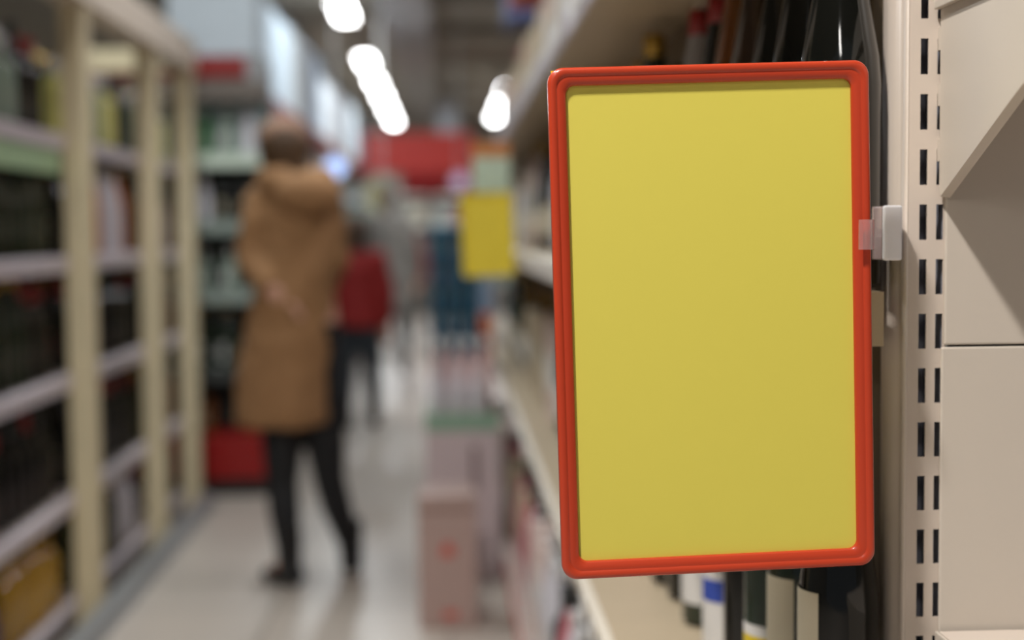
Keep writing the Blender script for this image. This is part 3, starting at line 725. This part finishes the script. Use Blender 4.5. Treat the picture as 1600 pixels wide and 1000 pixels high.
# right far gondola end (dark shapes beside the yellow sign)
# ------------------------------------------------------------------ people
skin_m = M('skin', (206, 158, 136), .5); 
def remesh(o, vox, smooth=6):
    m = o.modifiers.new('remesh', 'REMESH'); m.mode = 'VOXEL'; m.voxel_size = vox; m.use_smooth_shade = True
    s = o.modifiers.new('smooth', 'SMOOTH'); s.iterations = smooth; s.factor = .5
def person(label, base, J, coat_m, leg_m, hair_m, shoe_m, coat_rings, vox=.008, turn=0, hood=True, hat=None, name='person'):
    """J: joints in metres relative to base; person faces +Y"""
    e = empty(name, base, label, 'person')
    V = lambda k: Vector(J[k])
    fd = Matrix.Rotation(turn, 3, 'Z')
    hc = V('head')
    bm = bmesh.new()
    # torso, neck, head as one body surface
    tube(bm, [V('pelvis')-Vector((0, 0, .09)), V('pelvis'), V('waist'), V('chest'), V('shoulders'), V('shoulders')+Vector((0, 0, .04))],
         [(.13, .10), (.165, .12), (.13, .10), (.16, .12), (.13, .085), (.06, .06)], 16)
    tube(bm, [V('shoulders'), hc-Vector((0, 0, .06))], [.06, .052], 12)
    ell(bm, hc, (.076, .092, .112)); 
    f = fd @ Vector((0, 1, 0)); s = fd @ Vector((1, 0, 0))
    ell(bm, hc-Vector((0, 0, .055))+f*.035, (.052, .055, .055))
    ell(bm, hc+f*.095-Vector((0, 0, .012)), (.014, .02, .022), 8, 6)      # nose
    ell(bm, hc+f*.082-Vector((0, 0, .052)), (.024, .012, .009), 8, 6)     # lips
    for sg_ in (-1, 1): ell(bm, hc+s*.078*sg_-Vector((0, 0, .01)), (.012, .02, .03), 8, 6)
    for sd in ('l', 'r'):
        tube(bm, [V('shoulders'), V('sh_'+sd), V('el_'+sd), V('wr_'+sd)], [.05, .052, .040, .027], 12)
        d = Vector(J['hd_'+sd]).normalized(); wr = V('wr_'+sd)
        u = d.cross(Vector((0, 0, 1))); u = (u if u.length > .2 else Vector((1, 0, 0))).normalized(); n_ = d.cross(u)
        tube(bm, [wr, wr+d*.04, wr+d*.09], [(.027, .02), (.04, .016), (.040, .014)], 10)
        for q, L in zip((-.029, -.0095, .0095, .029), (.062, .078, .074, .06)):
            p0 = wr+d*.08+u*q
            tube(bm, [p0, p0+d*L*.5+n_*.004, p0+d*L*.8+n_*.016, p0+d*L+n_*.03], [.0095, .009, .0085, .006], 8)
        tube(bm, [wr+d*.03-u*.03, wr+d*.055-u*.055, wr+d*.085-u*.062+n_*.01], [.013, .011, .008], 8)
        tube(bm, [V('hip_'+sd), V('kn_'+sd), V('an_'+sd)], [.085, .05, .034], 12)
        an = V('an_'+sd); ft = Vector(J['ft_'+sd])
        tube(bm, [an, an*.3+ft*.7], [.035, .03], 8)
    body = obj('body', bm, skin_m, e); remesh(body, vox, 3)
    for sg_ in (-1, 1):
        bm = bmesh.new(); ell(bm, hc+f*.080+s*.03*sg_+Vector((0, 0, .014)), (.013, .01, .009), 10, 8); obj('eye', bm, M('eye', (60, 50, 44), .2), e, smooth=True)
    # hair
    bm = bmesh.new()
    ell(bm, hc-f*.018+Vector((0, 0, .018)), (.092, .098, .112)); ell(bm, hc-f*.05-Vector((0, 0, .06)), (.075, .055, .10))
    o = obj('hair', bm, hair_m, e); remesh(o, .01, 6)
    # legwear
    bm = bmesh.new()
    tube(bm, [V('pelvis')-Vector((0, 0, .12)), V('pelvis')+Vector((0, 0, .04))], [(.15, .115), (.17, .13)], 14)
    for sd in ('l', 'r'):
        k, a_ = V('kn_'+sd), V('an_'+sd)
        tube(bm, [V('hip_'+sd), V('hip_'+sd)*.5+k*.5, k, k*.65+a_*.35+Vector((0, -.012, 0)), a_+Vector((0, 0, .02))], [.095, .082, .06, .058, .042], 14)
    o = obj('trousers', bm, leg_m, e); remesh(o, max(vox, .009), 5)
    for sd in ('l', 'r'):
        an = V('an_'+sd); ft = Vector(J['ft_'+sd])
        bm = bmesh.new()
        tube(bm, [an+Vector((0, 0, .13)), an, Vector((an.x, an.y, an.z-.045))], [.048, .046, .043], 12)
        dd = ft-Vector((an.x, an.y, ft.z)); 
        q0 = Vector((an.x, an.y, .04))-dd*.25; 
        for t in range(6):
            p = q0+dd*(1.2*t/5); ell(bm, (p.x, p.y, .042-.014*t/5+.0), (.042, .042, .042-.014*t/5), 12, 8)
        o = obj('boot', bm, shoe_m, e); remesh(o, .008, 4)
    # coat
    bm = bmesh.new()
    n = 40; rings = []
    for (z, cx_, cy_, rx, ry) in coat_rings:
        rr = []
        for k in range(n):
            t = 2*math.pi*k/n
            fold = 1+.045*math.sin(5*t+z*3)*max(0, 1.15-z)+.02*math.sin(9*t+1.3)*max(0, 1.2-z)
            rr.append(bm.verts.new((cx_+rx*fold*math.cos(t), cy_+ry*fold*math.sin(t), z)))
        rings.append(rr)
    for A, B in zip(rings, rings[1:]):
        for k in range(n): bm.faces.new((A[k], A[(k+1) % n], B[(k+1) % n], B[k]))
    bm.faces.new(rings[0][::-1]); bm.faces.new(rings[-1])
    for sd in ('l', 'r'):
        sh, el, wr = V('sh_'+sd), V('el_'+sd), V('wr_'+sd)
        tube(bm, [V('shoulders')-Vector((0, 0, .02)), sh, sh*.5+el*.5, el, el*.5+wr*.5, wr], [.07, .078, .072, .066, .056, .048], 16)
        ell(bm, sh-Vector((0, 0, .01)), (.078, .08, .075)); ell(bm, el, (.066, .066, .066))
    o = obj('coat', bm, coat_m, e); remesh(o, max(vox, .011), 8)
    tx = bpy.data.textures.get('cloth_folds') or bpy.data.textures.new('cloth_folds', 'CLOUDS'); tx.noise_scale = .12
    dm = o.modifiers.new('folds', 'DISPLACE'); dm.texture = tx; dm.strength = .03; dm.mid_level = .5
    if hood:
        bm = bmesh.new(); c0 = V('shoulders')
        N = 24
        pts = []; rad = []
        for k in range(N+1):
            t = R(-70)+R(320)*k/N
            back = .5-.5*math.sin(t)
            pts.append(c0+fd @ Vector((.105*math.cos(t), .085*math.sin(t)-.01, .055-.045*back))); rad.append(.026+.036*back)
        tube(bm, pts, rad, 12)
        ell(bm, c0+fd @ Vector((0.03, -.135, -.03)), (.125, .085, .085))
        ho = obj('hood', bm, coat_m, e); remesh(ho, .011, 6)
    if hat:
        bm = bmesh.new(); ell(bm, hc+Vector((0, 0, .055)), (.096, .104, .08)); ho = obj('knitted_hat', bm, hat, e); remesh(ho, .01, 3)
    return e

BY = 5.15
def rel(x, y, Y=BY, bx_=-.56): a = at(x, y, Y); return (a[0]-bx_, Y-BY, a[1])
J = dict(pelvis=rel(462, 520), waist=rel(464, 440), chest=rel(464, 360), shoulders=rel(462, 292), head=rel(443, 240),
    sh_l=rel(412, 318), el_l=rel(394, 408, BY-.03), wr_l=rel(425, 452, BY-.14), hd_l=(.6, .0, -.45),
    sh_r=rel(506, 318), el_r=rel(520, 400, BY+.02), wr_r=rel(512, 440, BY+.20), hd_r=(-.2, 1, -.1),
    hip_l=rel(440, 560), kn_l=rel(441, 755, BY-.0), an_l=rel(452, 878, 5.10), ft_l=(.0, 0, 0),
    hip_r=rel(492, 560), kn_r=rel(515, 750, BY+.06), an_r=rel(548, 862, 5.30), ft_r=(0, 0, 0))
al, ar = J['an_l'], J['an_r']
J['ft_l'] = (al[0]-.075, al[1]+.08, .03); J['ft_r'] = (ar[0]-.01, ar[1]+.13, .03)
def ring(y, xl, xr, ry=.15, cy=0):
    a, b = at(xl, y, BY), at(xr, y, BY)
    return (a[1], (a[0]+b[0])/2+.56, cy, (b[0]-a[0])/2, ry)
rings = [ring(664, 366, 516, .17), ring(640, 366, 518, .175), ring(580, 372, 520, .17), ring(520, 382, 522, .165), ring(460, 394, 524, .155),
         ring(420, 400, 526, .15), ring(370, 404, 526, .145), ring(320, 402, 522, .135), ring(296, 416, 508, .11), ring(282, 432, 492, .08)]
coat = M('camel_wool', (146, 108, 72), .85, var=.12, scale=6, bump=.2)
black_c = M('black_tights', (22, 22, 24), .7); boot_m = M('black_leather', (18, 17, 18), .4)
hair = M('brown_hair', (74, 52, 30), .6, var=.2, scale=20)
person('person in a long camel coat and black boots, seen from behind in the aisle', (-.56, BY, 0), J, coat, black_c, hair, boot_m, rings, vox=.0075, turn=R(12),
       hat=M('rosy_brown_hat', (136, 104, 84), .8))

def far_person(label, px, Y, height, coat_m, hair_m, leg_m, hem=.85, w_=.22, arm=.05, turn=0, hood=False):
    x = at(px, 400, Y)[0]; s = height/1.7
    J = {'pelvis': (0, 0, .92), 'waist': (0, 0, 1.06), 'chest': (0, 0, 1.25), 'shoulders': (0, 0, 1.40), 'head': (0, .02, 1.58),
      'sh_l': (-.17, 0, 1.36), 'el_l': (-.23-arm, -.02, 1.10), 'wr_l': (-.2, .12, .92), 'hd_l': (0, .3, -1),
      'sh_r': (.17, 0, 1.36), 'el_r': (.23, -.03, 1.10), 'wr_r': (.24, .05, .86), 'hd_r': (0, .2, -1),
      'hip_l': (-.09, 0, .88), 'kn_l': (-.10, .05, .48), 'an_l': (-.10, -.08, .09), 'ft_l': (-.11, .08, .03),
      'hip_r': (.09, 0, .88), 'kn_r': (.11, .08, .49), 'an_r': (.12, .14, .09), 'ft_r': (.13, .30, .03)}
    J = {k: (v if k[:2] == 'hd' else tuple(c*s for c in v)) for k, v in J.items()}
    rg = [(hem*s, 0, 0, w_+.02, .17), (.95*s, 0, 0, w_, .16), (1.1*s, 0, 0, w_-.03, .145), (1.3*s, 0, 0, .19, .14), (1.4*s, 0, 0, .13, .1), (1.44*s, 0, 0, .07, .07)]
    return person(label, (x, Y, 0), J, coat_m, leg_m, hair_m, boot_m, rg, vox=.014, hood=hood, turn=turn)
far_person('person in a grey coat walking in the middle distance', 606, 12.6, 1.72, M('grey_wool', (128, 124, 118), .8), M('grey_hair', (122, 108, 98), .7), M('pale_trousers', (120, 124, 126), .8), hem=.6, turn=0)
far_person('person in a red coat, half hidden right of the camel coat', 556, 9.3, 1.38, M('red_wool', (140, 26, 24), .75), M('dark_brown_hair', (80, 62, 50), .7), M('dark_trousers', (50, 56, 62), .8), hem=.82, w_=.20)
far_person('small distant person with red top and dark trousers', 634, 17.6, 1.5, M('crimson_cloth', (158, 44, 48), .8), M('dark_brown_hair', (80, 62, 50), .7), M('black_trousers', (40, 36, 34), .8), hem=.8)
